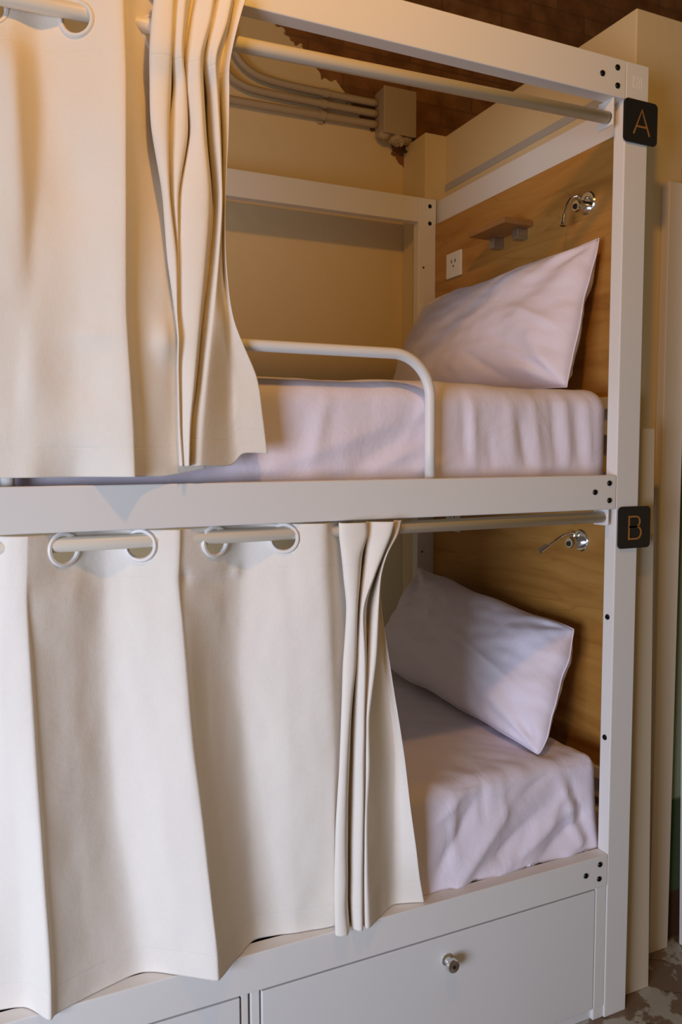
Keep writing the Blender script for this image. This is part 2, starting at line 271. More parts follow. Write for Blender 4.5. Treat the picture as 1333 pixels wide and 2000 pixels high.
LOWER_CLOTH = [
 [(-1.4017,0.03,1.1605),(-1.4028,0.03,1.135),(-1.4042,0.03,1.1),(-1.4058,0.03,1.06),(-1.4082,0.03,1.0),(-1.4123,0.03,0.9),(-1.4163,0.03,0.8),(-1.4203,0.03,0.7),(-1.4244,0.03,0.6),(-1.4284,0.03,0.5),(-1.4308,0.03,0.44),(-1.4329,0.03,0.388)],
 [(-1.3335,-0.006,1.1605),(-1.3345,-0.006,1.135),(-1.3358,-0.006,1.1),(-1.3373,-0.006,1.06),(-1.3395,-0.006,1.0),(-1.3432,-0.006,0.9),(-1.3469,-0.006,0.8),(-1.3506,-0.006,0.7),(-1.3543,-0.006,0.6),(-1.358,-0.006,0.5),(-1.3603,-0.006,0.44),(-1.3622,-0.006,0.388)],
 [(-1.2728,0.036,1.1605),(-1.2737,0.036,1.135),(-1.2749,0.036,1.1),(-1.2762,0.036,1.06),(-1.2783,0.036,1.0),(-1.2817,0.036,0.9),(-1.2851,0.036,0.8),(-1.2885,0.036,0.7),(-1.2919,0.036,0.6),(-1.2953,0.036,0.5),(-1.2973,0.036,0.44),(-1.2991,0.036,0.388)],
 [(-1.216,0.0,1.1605),(-1.2182,0.0,1.135),(-1.2208,0.0,1.1),(-1.2235,0.0,1.06),(-1.2318,0.004,1.0),(-1.2349,0.006,0.9),(-1.2306,0.008,0.8),(-1.2261,0.012,0.7),(-1.2216,0.014,0.6),(-1.2205,0.02,0.5),(-1.2191,0.024,0.44),(-1.2197,0.028,0.388)],
 [(-1.1946,-0.008,1.1605),(-1.1961,-0.008,1.135),(-1.1979,-0.008,1.1),(-1.1985,-0.01,1.06),(-1.1975,-0.012,1.0),(-1.1954,-0.014,0.9),(-1.1933,-0.016,0.8),(-1.1904,-0.018,0.7),(-1.1874,-0.02,0.6),(-1.1843,-0.022,0.5),(-1.1837,-0.022,0.44),(-1.1844,-0.022,0.388)],
 [(-1.1826,-0.004,1.1605),(-1.1841,-0.004,1.135),(-1.1859,-0.004,1.1),(-1.1871,-0.004,1.06),(-1.1874,-0.004,1.0),(-1.1843,-0.004,0.9),(-1.1813,-0.006,0.8),(-1.1775,-0.008,0.7),(-1.1744,-0.01,0.6),(-1.1704,-0.012,0.5),(-1.1698,-0.012,0.44),(-1.1704,-0.012,0.388)],
 [(-1.116,0.026,1.1605),(-1.1166,0.026,1.135),(-1.1217,0.024,1.1),(-1.1276,0.016,1.06),(-1.1289,0.018,1.0),(-1.1298,0.02,0.9),(-1.1263,0.018,0.8),(-1.1225,0.018,0.7),(-1.1189,0.016,0.6),(-1.1141,0.016,0.5),(-1.1101,0.014,0.44),(-1.1084,0.012,0.388)],
 [(-1.07,0.04,1.1605),(-1.0706,0.04,1.135),(-1.0706,0.04,1.1),(-1.0716,0.04,1.06),(-1.0722,0.04,1.0),(-1.0721,0.04,0.9),(-1.0678,0.04,0.8),(-1.0617,0.04,0.7),(-1.0523,0.038,0.6),(-1.0377,0.036,0.5),(-1.0323,0.034,0.44),(-1.0284,0.033,0.388)],
 [(-1.0199,0.018,1.1605),(-1.0205,0.018,1.135),(-1.017,0.018,1.1),(-1.0137,0.018,1.06),(-1.0077,0.012,1.0),(-1.0016,0.01,0.9),(-0.9959,0.006,0.8),(-0.9905,0.0,0.7),(-0.9846,-0.004,0.6),(-0.9737,-0.006,0.5),(-0.9699,-0.004,0.44),(-0.9669,-0.006,0.388)],
 [(-0.9618,-0.006,1.1605),(-0.9631,-0.006,1.135),(-0.9646,-0.006,1.1),(-0.9644,-0.006,1.06),(-0.9613,-0.01,1.0),(-0.9572,-0.014,0.9),(-0.9517,-0.02,0.8),(-0.9427,-0.026,0.7),(-0.9353,-0.032,0.6),(-0.9261,-0.038,0.5),(-0.9222,-0.04,0.44),(-0.92,-0.042,0.388)],
 [(-0.9475,-0.0,1.1605),(-0.9479,-0.0,1.135),(-0.9502,-0.0,1.1),(-0.951,-0.0,1.06),(-0.9483,-0.006,1.0),(-0.9431,-0.01,0.9),(-0.937,-0.014,0.8),(-0.9293,-0.022,0.7),(-0.9224,-0.03,0.6),(-0.9148,-0.036,0.5),(-0.9091,-0.038,0.44),(-0.9068,-0.04,0.388)],
 [(-0.8894,0.019,1.1605),(-0.8898,0.019,1.135),(-0.8939,0.019,1.1),(-0.8982,0.019,1.06),(-0.8988,0.02,1.0),(-0.9045,0.018,0.9),(-0.9007,0.014,0.8),(-0.8942,0.01,0.7),(-0.8866,0.006,0.6),(-0.8798,0.002,0.5),(-0.8728,0.0,0.44),(-0.8668,0.0,0.388)],
 [(-0.8267,0.042,1.1605),(-0.827,0.042,1.135),(-0.8312,0.042,1.1),(-0.8374,0.042,1.06),(-0.8382,0.042,1.0),(-0.8413,0.042,0.9),(-0.8368,0.042,0.8),(-0.8322,0.042,0.7),(-0.8269,0.041,0.6),(-0.8225,0.04,0.5),(-0.8205,0.039,0.44),(-0.8175,0.038,0.388)],
 [(-0.7651,0.017,1.1605),(-0.7634,0.017,1.135),(-0.7627,0.017,1.1),(-0.763,0.017,1.06),(-0.7607,0.014,1.0),(-0.7596,0.014,0.9),(-0.7564,0.014,0.8),(-0.7532,0.014,0.7),(-0.7491,0.016,0.6),(-0.745,0.018,0.5),(-0.7426,0.02,0.44),(-0.7401,0.022,0.388)],
 [(-0.6992,-0.008,1.1605),(-0.6994,-0.008,1.135),(-0.6995,-0.008,1.1),(-0.6997,-0.008,1.06),(-0.696,-0.008,1.0),(-0.6914,-0.006,0.9),(-0.6889,-0.004,0.8),(-0.6845,0.0,0.7),(-0.68,0.004,0.6),(-0.6755,0.01,0.5),(-0.6727,0.012,0.44),(-0.672,0.014,0.388)],
 [(-0.6719,0.008,1.1605),(-0.6699,0.008,1.135),(-0.667,0.008,1.1),(-0.6661,0.008,1.06),(-0.6642,0.008,1.0),(-0.6624,0.008,0.9),(-0.6607,0.008,0.8),(-0.66,0.01,0.7),(-0.6637,0.012,0.6),(-0.6652,0.014,0.5),(-0.6656,0.016,0.44),(-0.6649,0.018,0.388)],
 [(-0.6126,0.045,1.1605),(-0.6126,0.045,1.135),(-0.6127,0.045,1.1),(-0.6127,0.045,1.06),(-0.6128,0.045,1.0),(-0.613,0.045,0.9),(-0.6131,0.045,0.8),(-0.6133,0.045,0.7),(-0.6157,0.045,0.6),(-0.6181,0.045,0.5),(-0.6204,0.045,0.44),(-0.6205,0.045,0.388)],
 [(-0.6677,-0.012,1.1605),(-0.6668,-0.012,1.135),(-0.6628,-0.012,1.1),(-0.6588,-0.012,1.06),(-0.6538,-0.012,1.0),(-0.6603,-0.012,0.9),(-0.6647,-0.012,0.8),(-0.6691,-0.012,0.7),(-0.6757,-0.012,0.6),(-0.6781,-0.012,0.5),(-0.6783,-0.012,0.44),(-0.6774,-0.012,0.388)],
 [(-0.6221,-0.024,1.1605),(-0.6221,-0.024,1.135),(-0.6325,-0.024,1.1),(-0.6357,-0.024,1.06),(-0.6388,-0.024,1.0),(-0.6421,-0.024,0.9),(-0.6527,-0.024,0.8),(-0.6581,-0.024,0.7),(-0.6614,-0.024,0.6),(-0.6606,-0.024,0.5),(-0.6618,-0.024,0.44),(-0.6577,-0.024,0.388)],
 [(-0.6053,0.0,1.1605),(-0.6059,0.0,1.135),(-0.6033,0.02,1.1),(-0.6082,0.02,1.06),(-0.6142,0.02,1.0),(-0.6191,0.02,0.9),(-0.6263,0.02,0.8),(-0.6302,0.02,0.7),(-0.6331,0.02,0.6),(-0.6339,0.02,0.5),(-0.6345,0.02,0.44),(-0.6319,0.02,0.388)],
 [(-0.6066,-0.012,1.1605),(-0.6077,-0.012,1.135),(-0.6099,-0.008,1.1),(-0.6163,-0.008,1.06),(-0.6247,-0.008,1.0),(-0.6312,-0.008,0.9),(-0.6345,-0.008,0.8),(-0.6367,-0.008,0.7),(-0.639,-0.008,0.6),(-0.6413,-0.008,0.5),(-0.6414,-0.008,0.44),(-0.6404,-0.008,0.388)],
 [(-0.5662,-0.03,1.1605),(-0.5736,-0.03,1.135),(-0.5863,-0.026,1.1),(-0.6043,-0.026,1.06),(-0.6263,-0.026,1.0),(-0.6202,-0.022,0.9),(-0.6223,-0.022,0.8),(-0.6234,-0.022,0.7),(-0.6245,-0.022,0.6),(-0.6267,-0.022,0.5),(-0.6268,-0.022,0.44),(-0.6268,-0.022,0.388)],
 [(-0.5471,0.0,1.1605),(-0.5547,0.0,1.135),(-0.5598,0.02,1.1),(-0.5757,0.02,1.06),(-0.5931,0.02,1.0),(-0.5964,0.02,0.9),(-0.6008,0.02,0.8),(-0.6013,0.02,0.7),(-0.6025,0.02,0.6),(-0.6048,0.02,0.5),(-0.6053,0.02,0.44),(-0.6054,0.02,0.388)],
 [(-0.5477,-0.006,1.1605),(-0.5552,-0.006,1.135),(-0.5714,-0.006,1.1),(-0.5843,-0.006,1.06),(-0.5961,-0.006,1.0),(-0.6068,-0.006,0.9),(-0.6132,-0.006,0.8),(-0.6133,-0.006,0.7),(-0.6144,-0.006,0.6),(-0.6166,-0.006,0.5),(-0.6177,-0.006,0.44),(-0.6178,-0.006,0.388)],
 [(-0.5412,-0.014,1.1605),(-0.5487,-0.014,1.135),(-0.5735,-0.02,1.1),(-0.5863,-0.02,1.06),(-0.5916,-0.02,1.0),(-0.5979,-0.02,0.9),(-0.6117,-0.02,0.8),(-0.6117,-0.02,0.7),(-0.616,-0.02,0.6),(-0.616,-0.02,0.5),(-0.6139,-0.02,0.44),(-0.6117,-0.02,0.388)],
 [(-0.5271,0.01,1.1605),(-0.5348,0.01,1.135),(-0.5574,0.01,1.1),(-0.5699,0.01,1.06),(-0.5747,0.01,1.0),(-0.5717,0.012,0.9),(-0.5707,0.012,0.8),(-0.5644,0.012,0.7),(-0.5669,0.012,0.6),(-0.5668,0.012,0.5),(-0.565,0.012,0.44),(-0.5633,0.012,0.388)],
 [(-0.5255,0.012,1.1605),(-0.5332,0.012,1.135),(-0.5564,0.012,1.1),(-0.5684,0.012,1.06),(-0.5727,0.012,1.0),(-0.5568,0.025,0.9),(-0.5383,0.034,0.8),(-0.5255,0.036,0.7),(-0.5263,0.036,0.6),(-0.5271,0.034,0.5),(-0.528,0.03,0.44),(-0.5278,0.028,0.388)],
 [(-0.5266,0.006,1.1605),(-0.5343,0.006,1.135),(-0.5574,0.006,1.1),(-0.5704,0.006,1.06),(-0.5725,0.006,1.0),(-0.5548,0.008,0.9),(-0.5377,0.008,0.8),(-0.5215,0.006,0.7),(-0.5085,0.004,0.6),(-0.4929,0.004,0.5),(-0.482,0.008,0.44),(-0.4722,0.008,0.388)]]
# ------------------------------------------------------------------ setting
HC = 2.32
struct(box('floor', (-3.2, 1.8, -3, 1.3, -.06, 0), floor_m, None, 0))
struct(box('ceiling', (-3.2, 3.4, -3, 1.3, 3.6, 3.66), darkwood, None, 0))
struct(box('wall_back', (-3.2, 3.4, 1.125, 1.25, 0, 3.6), ceil, None, 0))
bm = bmesh.new(); add_box(bm, .177, .337, .153, 1.124, 0, HC, .003); add_box(bm, .100, .180, .978, 1.124, 0, HC, .003)
struct(obj('wall_right', bm, wallm))
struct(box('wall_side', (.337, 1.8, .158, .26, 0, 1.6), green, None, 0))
struct(box('wall_front', (.337, 3.3, .153, .26, 1.6, HC), wallm, None, 0))
struct(box('shade_strip_1', (.1745, .1772, .17, .978, 2.142, 2.164), shadem, None, .001))  # thin added strip: paints the soft shade band above the end rail
struct(box('baseboard_back', (-2.6, .099, 1.112, 1.125, 0, .08), wallm, None, .002))

# ------------------------------------------------------------------ bunk bed
ZA, ZB, ZC, ZD, ZE, ZF, D, W, T = 2.100, 2.0225, 1.2369, 1.1631, .3868, .3143, .9438, .0644, .0327
XL = -2.06
bed = empty('bunk_bed', (0, 0, 0), 'white metal two-tier bunk bed frame with oak headboard panels and drawers underneath', 'bunk bed')
def part(name, dims, m=white, bev=.0022): return box(name, dims, m, bed, bev)
part('post', (0, W, 0, T, 0, ZA)); part('post', (.0559, .1205, D, D+T, 0, ZA))
part('post', (XL-W, XL, 0, T, 0, ZA)); part('post', (XL-W, XL, D, D+T, 0, ZA))
for z0, z1 in ((ZB, ZA), (ZD, ZC), (ZF, ZE)):
    part('front_rail', (XL, -.0006, -.0008, T, z0, z1))
    part('back_rail', (XL, .0559, D, D+T, z0, z1))
    part('end_rail', (.1318, .165, .112, D+T, z0, z1))
    part('end_rail', (XL-W, XL-.02, T, D, z0, z1))
for z0, z1 in ((1.418, ZB-.0015), (.512, ZD-.001)):
    o = part('headboard_panel', (.1174, .1300, .112, D-.0005, z0, z1), wood, .001); o['label'] = 'oak-grained board at the head of the berth'
    part('ledge_strip', (.1080, .1318, .112, D-.0005, z0-.030, z0), white, .003)
    part('end_rail', (.1318, .150, .112, D, z0-.09, z0-.002))
for z0, z1 in ((ZD+.012, ZD+.030), (ZF+.012, ZF+.030)):
    part('bed_base', (XL+.01, .050, T+.002, D-.002, z0, z1))
# guard rail: bent round tube standing on the middle rail
R_ = .0105; gx = -.4557; gy = .0250; gz = 1.4738; gr = .082
pts = [(-1.216, gy, ZC-.002), (-1.216, gy, gz-gr)] + arc((-1.216+gr, gy, gz-gr), gr, math.pi, math.pi/2, (1,0,0), (0,0,1), 12)
pts += [(-1.0, gy, gz), (-.7, gy, gz)] + arc((gx-gr, gy, gz-gr), gr, math.pi/2, 0, (1,0,0), (0,0,1), 14) + [(gx, gy, 1.3), (gx, gy, ZC-.002)]
o = tube('guard_rail', pts, R_, white, bed, 20)
# curtain rods on brackets
RY, RR = .0165, .0122
def rod(pl, pr, zr_, cap_m):
    o = tube('curtain_rod', [pl, pr], RR, rodm, bed, 24)
    d = (Vector(pr)-Vector(pl)).normalized()
    lathe('end_cap', [(.0001,0),(.0112,0),(.0112,.006),(.0001,.006)], along(Vector(pr)-d*.001, d), cap_m, o)
    b = bmesh.new(); add_box(b, pr[0]+.0035, pr[0]+.0075, RY-.014, RY+.030, pr[2]-.018, zr_+.001, .0012); obj('bracket', b, white, o)
    return o
rod((-2.03, RY, 1.942), (-.0345, RY, 1.9855), ZB, black)
rod((-2.03, RY, 1.1400), (-.0240, RY, 1.1455), ZD, white)
# bolts
def bolt(x, y, z, d, r=.0060):
    lathe('bolt', [(.0001,-.001),(r,-.001),(r,.0012),(r*.8,.0028),(r*.45,.0030),(r*.42,.0012),(.0001,.0012)], along((x,y,z), d), bolt_m, bed, 20)
for x, z in ((-.065, 2.062), (-.025, 2.081), (-.024, 2.045), (-.061, 1.2015), (-.0215, 1.220), (-.0205, 1.183), (-.064, .352), (-.0240, .3690), (-.0255, .336)): bolt(x, -.0008, z, (0,-1,0))
for z in (.923, .650): bolt(-.0002, .0175, z, (-1,0,0), .0062)
for x, z, r in ((.097, 2.076, .0065), (.097, 2.022, .0065), (.074, 1.881, .003), (.074, .96, .003)): bolt(x, D, z, (0,-1,0), r)
# raised maker's mark at the head of the front post: a few thin strokes
bm = bmesh.new()
for (xa, za), (xb, zb) in (((.020,2.074),(.020,2.049)), ((.025,2.074),(.025,2.062)), ((.025,2.074),(.030,2.074)), ((.031,2.074),(.038,2.062)), ((.038,2.062),(.044,2.074)), ((.038,2.062),(.038,2.049)), ((.044,2.074),(.044,2.049)), ((.025,2.055),(.025,2.049)), ((.031,2.062),(.031,2.049))):
    add_tube(bm, [(xa, -.0001, za), (xb, -.0001, zb)], .0004, 6)
obj('embossed_mark', bm, white, bed)
# drawers under the lower berth
part('drawer_frame', (-.0315, -.0006, .001, .022, .03, ZF-.0005)); part('drawer_frame', (-.0300, -.0006, .004, T, .0, .03))
for xa, xb in ((-.858, -.8440), (-.8400, -.8225)): part('drawer_frame', (xa, xb, .004, .030, .0, ZF-.0005))
part('plinth', (XL, -.0006, .012, .030, 0, .028))
def drawer(xa, xb):
    o = box('drawer', (xa, xb, .0005, .019, .030, ZF-.0040), drawerm, bed, .0018)
    return o
dr = drawer(-.8195, -.0335); dl = drawer(-1.648, -.8610); drawer(XL+.01, -1.662)
def knob(x, z, parent):
    m_ = along((x, 0, z), (0,-1,0))
    k = lathe('knob', [(.0001,-.002),(.0125,-.002),(.0125,.002),(.0085,.005),(.0078,.013),(.0125,.016),(.0142,.0185),(.0142,.0245),(.0125,.0275),(.0001,.0278)], m_, chrome, parent, 12)
    lathe('keyhole', [(.0001,.0274),(.0035,.0274),(.0035,.0284),(.0001,.0284)], m_, black, k, 12)
knob(-.4240, .2600, dr); knob(-1.25, .26, dl)

# ------------------------------------------------------------------ letter signs
def sign(name_z, x0, x1, z0, z1, strokes, label):
    e = empty('letter_sign', (x0, 0, z0), label, 'sign', 'letter signs on the front post')
    def loc(o): o.matrix_parent_inverse = e.matrix_world.inverted(); return o
    r = .010; b = bmesh.new(); out = []
    for cx, cz, a0 in ((x1-r, z1-r, 0), (x0+r, z1-r, 90), (x0+r, z0+r, 180), (x1-r, z0+r, 270)):
        for k in range(9):
            a = math.radians(a0+k*90/8); out.append((cx+r*math.cos(a), cz+r*math.sin(a)))
    f0 = b.faces.new([b.verts.new((x, -.0012, z)) for x, z in out])
    ex = bmesh.ops.extrude_face_region(b, geom=[f0]); bmesh.ops.translate(b, verts=[q for q in ex['geom'] if isinstance(q, bmesh.types.BMVert)], vec=(0,-.0045,0))
    bmesh.ops.bevel(b, geom=[q for q in b.edges if all(abs(vv_.co.y+.0057) < 1e-5 for vv_ in q.verts)], offset=.0008, segments=2, affect='EDGES')
    loc(obj('plate', b, black, e))
    b = bmesh.new()
    for st in strokes:
        pts = [Vector((x, -.0057, z)) for x, z in st]; wd = .0018; L_ = []
        for i, p_ in enumerate(pts):
            d = (pts[min(i+1, len(pts)-1)]-pts[max(i-1, 0)]).normalized(); n_ = Vector((-d.z, 0, d.x)); L_.append((p_+n_*wd, p_-n_*wd))
        top = [[b.verts.new(q+Vector((0,-.0008-.0003*len(pts)/15,0))) for q in pr_] for pr_ in L_]; bot = [[b.verts.new(q+Vector((0,.0002,0))) for q in pr_] for pr_ in L_]
        for i in range(len(top)-1):
            b.faces.new((top[i][0], top[i+1][0], top[i+1][1], top[i][1]))
            b.faces.new((top[i][0], bot[i][0], bot[i+1][0], top[i+1][0])); b.faces.new((top[i][1], top[i+1][1], bot[i+1][1], bot[i][1]))
        b.faces.new((top[0][0], top[0][1], bot[0][1], bot[0][0])); b.faces.new((top[-1][0], bot[-1][0], bot[-1][1], top[-1][1]))
    loc(obj('letter', b, gold, e))
cx, z0 = .0410, 1.9540
sign('A', -.0065, .0865, 1.9370, 2.0245, [[(cx-.0225, z0), (cx, z0+.051), (cx+.0225, z0)], [(cx-.0165, z0+.0165), (cx+.0165, z0+.0165)]],
     'black rounded square sign with gold letter A on the bunk post')
cx, z0 = .0500, 1.0970
def bowl(x, za, zb, w_): 
    r_ = (zb-za)/2; return [(x, zb)]+[(x+w_-r_+r_*math.cos(t_), (za+zb)/2+r_*math.sin(t_)) for t_ in [math.pi/2-i*math.pi/14 for i in range(15)]]+[(x, za)]
sign('B', .0040, .0965, 1.0762, 1.1680, [[(cx-.017, z0-.002), (cx-.017, z0+.051)], bowl(cx-.017, z0+.0265, z0+.049, .031), bowl(cx-.017, z0, z0+.0265, .035)],
     'black rounded square sign with gold letter B on the bunk post')

# ------------------------------------------------------------------ curtains
def cr(p0, p1, p2, p3, t):
    m1 = (p2-p0)*.5*.85; m2 = (p3-p1)*.5*.85; t2, t3 = t*t, t*t*t
    return p1*(2*t3-3*t2+1)+m1*(t3-2*t2+t)+p2*(-2*t3+3*t2)+m2*(t3-t2)
def curtain(name, data, m, label, eyelets, dents=(), step_x=.0045, step_z=.005):
    P = [[Vector(q) for q in c] for c in data]; nc, nr = len(P), len(P[0])
    vs = []   # row params
    for j in range(nr-1):
        k = max(2, int(abs(P[0][j].z-P[0][j+1].z)/step_z)); vs += [(j, i/k) for i in range(k)]
    vs.append((nr-2, 1.0))
    us = []
    for i in range(nc-1):
        L_ = max((P[i+1][j]-P[i][j]).length for j in range(nr)); k = max(5, min(40, int(L_/step_x))); us += [(i, a/k) for a in range(k)]
    us.append((nc-2, 1.0))
    g = lambda a, lo, hi: max(lo, min(hi, a))
    cols = [[cr(P[i][g(j-1,0,nr-1)], P[i][j], P[i][j+1], P[i][g(j+2,0,nr-1)], t) for j, t in vs] for i in range(nc)]
    b = bmesh.new(); uvl = b.loops.layers.uv.new('UVMap'); G = []; ulen = 0; prevmid = None; UL = []
    for i, t in us:
        colv = []
        for r_ in range(len(vs)):
            q = cr(cols[g(i-1,0,nc-1)][r_], cols[i][r_], cols[i+1][r_], cols[g(i+2,0,nc-1)][r_], t)
            colv.append(q)
        mid = colv[len(vs)//2]
        if prevmid is not None: ulen += (mid-prevmid).length
        prevmid = mid; UL.append(ulen)
        out = []
        for r_, q in enumerate(colv):
            s_ = .0030*noise.noise(Vector((ulen*9, q.z*3.5, 1.7)))+.0013*noise.noise(Vector((ulen*30, q.z*14, 4.2)))
            for dx_, dz_, rx_, rz_, am_ in dents: s_ += am_*math.exp(-((q.x-dx_)/rx_)**2-((q.z-dz_)/rz_)**2)
            out.append(b.verts.new(q+Vector((0, s_, 0))))
        G.append(out)
    zt = [c_.co.z for c_ in G[0]]
    faces = []
    for a in range(len(G)-1):
        for r_ in range(len(vs)-1):
            f_ = b.faces.new((G[a][r_], G[a+1][r_], G[a+1][r_+1], G[a][r_+1])); faces.append(f_)
            for lp, (uu, zz) in zip(f_.loops, ((UL[a], zt[r_]), (UL[a+1], zt[r_]), (UL[a+1], zt[r_+1]), (UL[a], zt[r_+1]))): lp[uvl].uv = (uu, zz)
    b.normal_update()
    rings = []
    nmain = sum(1 for i, t in us if i < EY_COLS)
    for ex, ez in eyelets:
        best = min((v_ for colv in G[:nmain] for v_ in colv), key=lambda v_: (v_.co.x-ex)**2+(v_.co.z-ez)**2)
        nrm = Vector((0,0,0))
        near = [v_ for colv in G[:nmain] for v_ in colv if (v_.co-best.co).length < .03]
        for v_ in near: nrm += v_.normal
        rings.append((best.co.copy(), nrm.normalized()))
    dead = [f_ for f_ in faces if any((f_.calc_center_median()-c_).length < .0238 for c_, n_ in rings)]
    bmesh.ops.delete(b, geom=dead, context='FACES')
    me = bpy.data.meshes.new(name); b.to_mesh(me); b.free(); me.shade_smooth()
    o = link(name, me, m); tag(o, label, 'curtain')
    sm = o.modifiers.new('thickness', 'SOLIDIFY'); sm.thickness = .0011; sm.offset = 0
    for c_, n_ in rings:
        if n_.y > 0: n_ = -n_
        rg = lathe('eyelet', [(.0212,-.003),(.0206,0),(.0212,.003),(.0228,.0046),(.0262,.0044),(.0284,.0020),(.0288,-.0005),(.0284,-.0024),(.0228,-.0046),(.0212,-.003)], along(c_, n_), white, o, 40, False)
    return o
EY_COLS = 10
curtain('curtain', UPPER_CLOTH, upcl, 'cream cotton eyelet curtain of the upper berth, drawn left and bunched at its edge', [(-1.096, 1.9530), (-1.218, 1.9480), (-.976, 1.9590)], [(-.972, 1.468, .022, .030, -.012), (-1.09, 1.47, .035, .016, -.004)])
EY_COLS = 16
curtain('curtain', LOWER_CLOTH, locl, 'cream cotton eyelet curtain of the lower berth, half open with pleats at its right edge', [(-1.137, 1.1335), (-1.016, 1.134), (-.889, 1.135), (-.764, 1.1355)], [(-.948, 1.078, .010, .014, .004), (-.845, 1.078, .010, .012, -.004), (-.895, 1.060, .025, .020, .003)])

# ------------------------------------------------------------------ bedding
def rounded(name, x0, x1, y0, y1, z0, z1, r, m, disp, step=.009):
    def lin(a, b_, st): k = max(2, int((b_-a)/st)); return [a+(b_-a)*i/k for i in range(k+1)]
    X_, Y_, Z_ = lin(x0, x1, step), lin(y0, y1, step*1.3), lin(z0, z1, step*.8)
    b = bmesh.new(); V_ = {}
    c0 = Vector((x0+r, y0+r, z0+.012)); c1 = Vector((x1-r, y1-r, z1-r))
    def vert(p_):
        k = tuple(round(a, 5) for a in p_)
        if k not in V_:
            q = Vector([max(c0[i], min(c1[i], p_[i])) for i in range(3)]); d = Vector(p_)-q
            n_ = d.normalized() if d.length > 1e-9 else Vector((0,0,1))
            rr = r if p_[2] > z0+.012 else min(r, d.length)
            co = q+Vector((n_.x*r, n_.y*r, n_.z*(r if n_.z > 0 else .012)))
            V_[k] = b.verts.new(disp(co, n_))
        return V_[k]
    def face_grid(A, B, f_):
        for i in range(len(A)-1):
            for j in range(len(B)-1):
                vs_ = [vert(f_(A[i],B[j])), vert(f_(A[i+1],B[j])), vert(f_(A[i+1],B[j+1])), vert(f_(A[i],B[j+1]))]
                if len(set(vs_)) == 4: b.faces.new(vs_)
    face_grid(X_, Y_, lambda a, c: (a, c, z1)); face_grid(X_, Z_, lambda a, c: (a, y0, c)); face_grid(X_, Z_, lambda a, c: (a, y1, c))
    face_grid(Y_, Z_, lambda a, c: (x0, a, c)); face_grid(Y_, Z_, lambda a, c: (x1, a, c)); face_grid([x0, x1], [y0, y1], lambda a, c: (a, c, z0)) if False else None
    return obj(name, b, m, None, True)
def ridge(t, w_): return math.exp(-(t/w_)**2)
def seg_ridge(x, z, xa, za, xb, zb, w_, h):
    dx, dz = xb-xa, zb-za; L2 = dx*dx+dz*dz; t = max(0, min(1, ((x-xa)*dx+(z-za)*dz)/L2)); px, pz = xa+dx*t, za+dz*t
    return 1.35*h*math.exp(-(math.hypot(x-px, z-pz)/w_)**1.35)*math.sin(math.pi*max(.02, min(.98, t)))**.5
UF = [(-.70,1.26,-.66,1.40,.014,.004), (-.58,1.25,-.46,1.30,.012,.005), (-.50,1.30,-.43,1.42,.014,.004), (-.80,1.25,-.52,1.345,.022,.006), (-.62,1.245,-.44,1.36,.03,-.006), (-.335,1.25,-.345,1.405,.012,.005), (-.355,1.27,-.362,1.40,.010,-.004), (-.24,1.25,-.25,1.41,.016,.004),
      (-.17,1.25,-.19,1.40,.012,.005), (-.12,1.25,-.135,1.41,.010,-.005), (-.09,1.25,-.105,1.41,.010,.006), (-.055,1.25,-.075,1.41,.008,-.004), (-.03,1.25,-.045,1.41,.009,.005),
      (-.48,1.25,-.40,1.27,.012,.004), (-.29,1.25,-.30,1.33,.01,-.003), (-.20,1.25,-.225,1.36,.009,-.005)]
LF = [(-.33,.385,-.27,.42,.012,.006), (-.24,.40,-.16,.47,.010,-.005), (-.14,.45,-.07,.53,.010,.006), (-.42,.52,-.33,.575,.010,.005), (-.20,.53,-.10,.575,.010,-.004), (-.40,.37,-.22,.53,.020,.010), (-.44,.40,-.30,.56,.018,-.008), (-.36,.37,-.13,.50,.018,-.010), (-.30,.375,-.04,.50,.016,.009), (-.18,.38,-.02,.47,.014,-.008),
      (-.045,.39,-.085,.56,.012,.008), (-.02,.40,-.055,.55,.010,-.006), (-.38,.42,-.37,.57,.010,.004), (-.25,.48,-.24,.585,.008,.003), (-.30,.50,-.29,.585,.008,-.004), (-.10,.385,-.03,.42,.012,.007), (-.48,.38,-.47,.56,.012,.005)]
def disp_u(co, n):
    d = .006*noise.noise(co*4.5)+.0025*noise.noise(Vector((co.x*22, co.y*8, co.z*6)))
    if n.y < -.3:
        for f_ in UF: d += seg_ridge(co.x, co.z, *f_)*-n.y
        d += .0035*noise.noise(Vector((co.x*14+3, 2, co.z*2.5)))*(-n.y)
    if n.z > .5 and n.y > -.9: d += .002*noise.noise(Vector((co.x*5, co.y*16, 3)))
    q = co+n*d
    if co.z < 1.25: q.y += .006*noise.noise(Vector((co.x*12, 5, 0)))
    return q
def disp_l(co, n):
    d = .007*noise.noise(co*4.2+Vector((3,1,7)))+.0025*noise.noise(Vector((co.x*20, co.y*9, co.z*7)))
    if n.y < -.3 or n.x > .3:
        for f_ in LF: d += seg_ridge(co.x, co.z, *f_)*max(-n.y, 0)
        if n.x > .3: d += .006*noise.noise(Vector((co.y*20, 3, co.z*5)))
    q = co+n*d
    if n.z > .6:
        u_ = co.x*.75+co.y*.65
        q.z += .0035*noise.noise(Vector((u_*16, (co.y-co.x)*4, 9)))+.003*noise.noise(Vector((u_*34, (co.y-co.x)*5, 2)))*(1 if co.y < .5 else .4)
    # the loose side hangs out over the rail
    k = max(0, min(1, (.55-co.z)/.17))
    if co.y < .3: q.y -= .030*max(0, min(1, (co.x+.62)/.14))*k*(-n.y if n.y < 0 else 0)
    if co.z < .385: q.z += .007*noise.noise(Vector((co.x*14, 1, 1)))+.004
    return q
ms = rounded('mattress', -1.98, .026, .090, .905, .345, .570, .03, mattress_m, lambda c, n: c, .05)
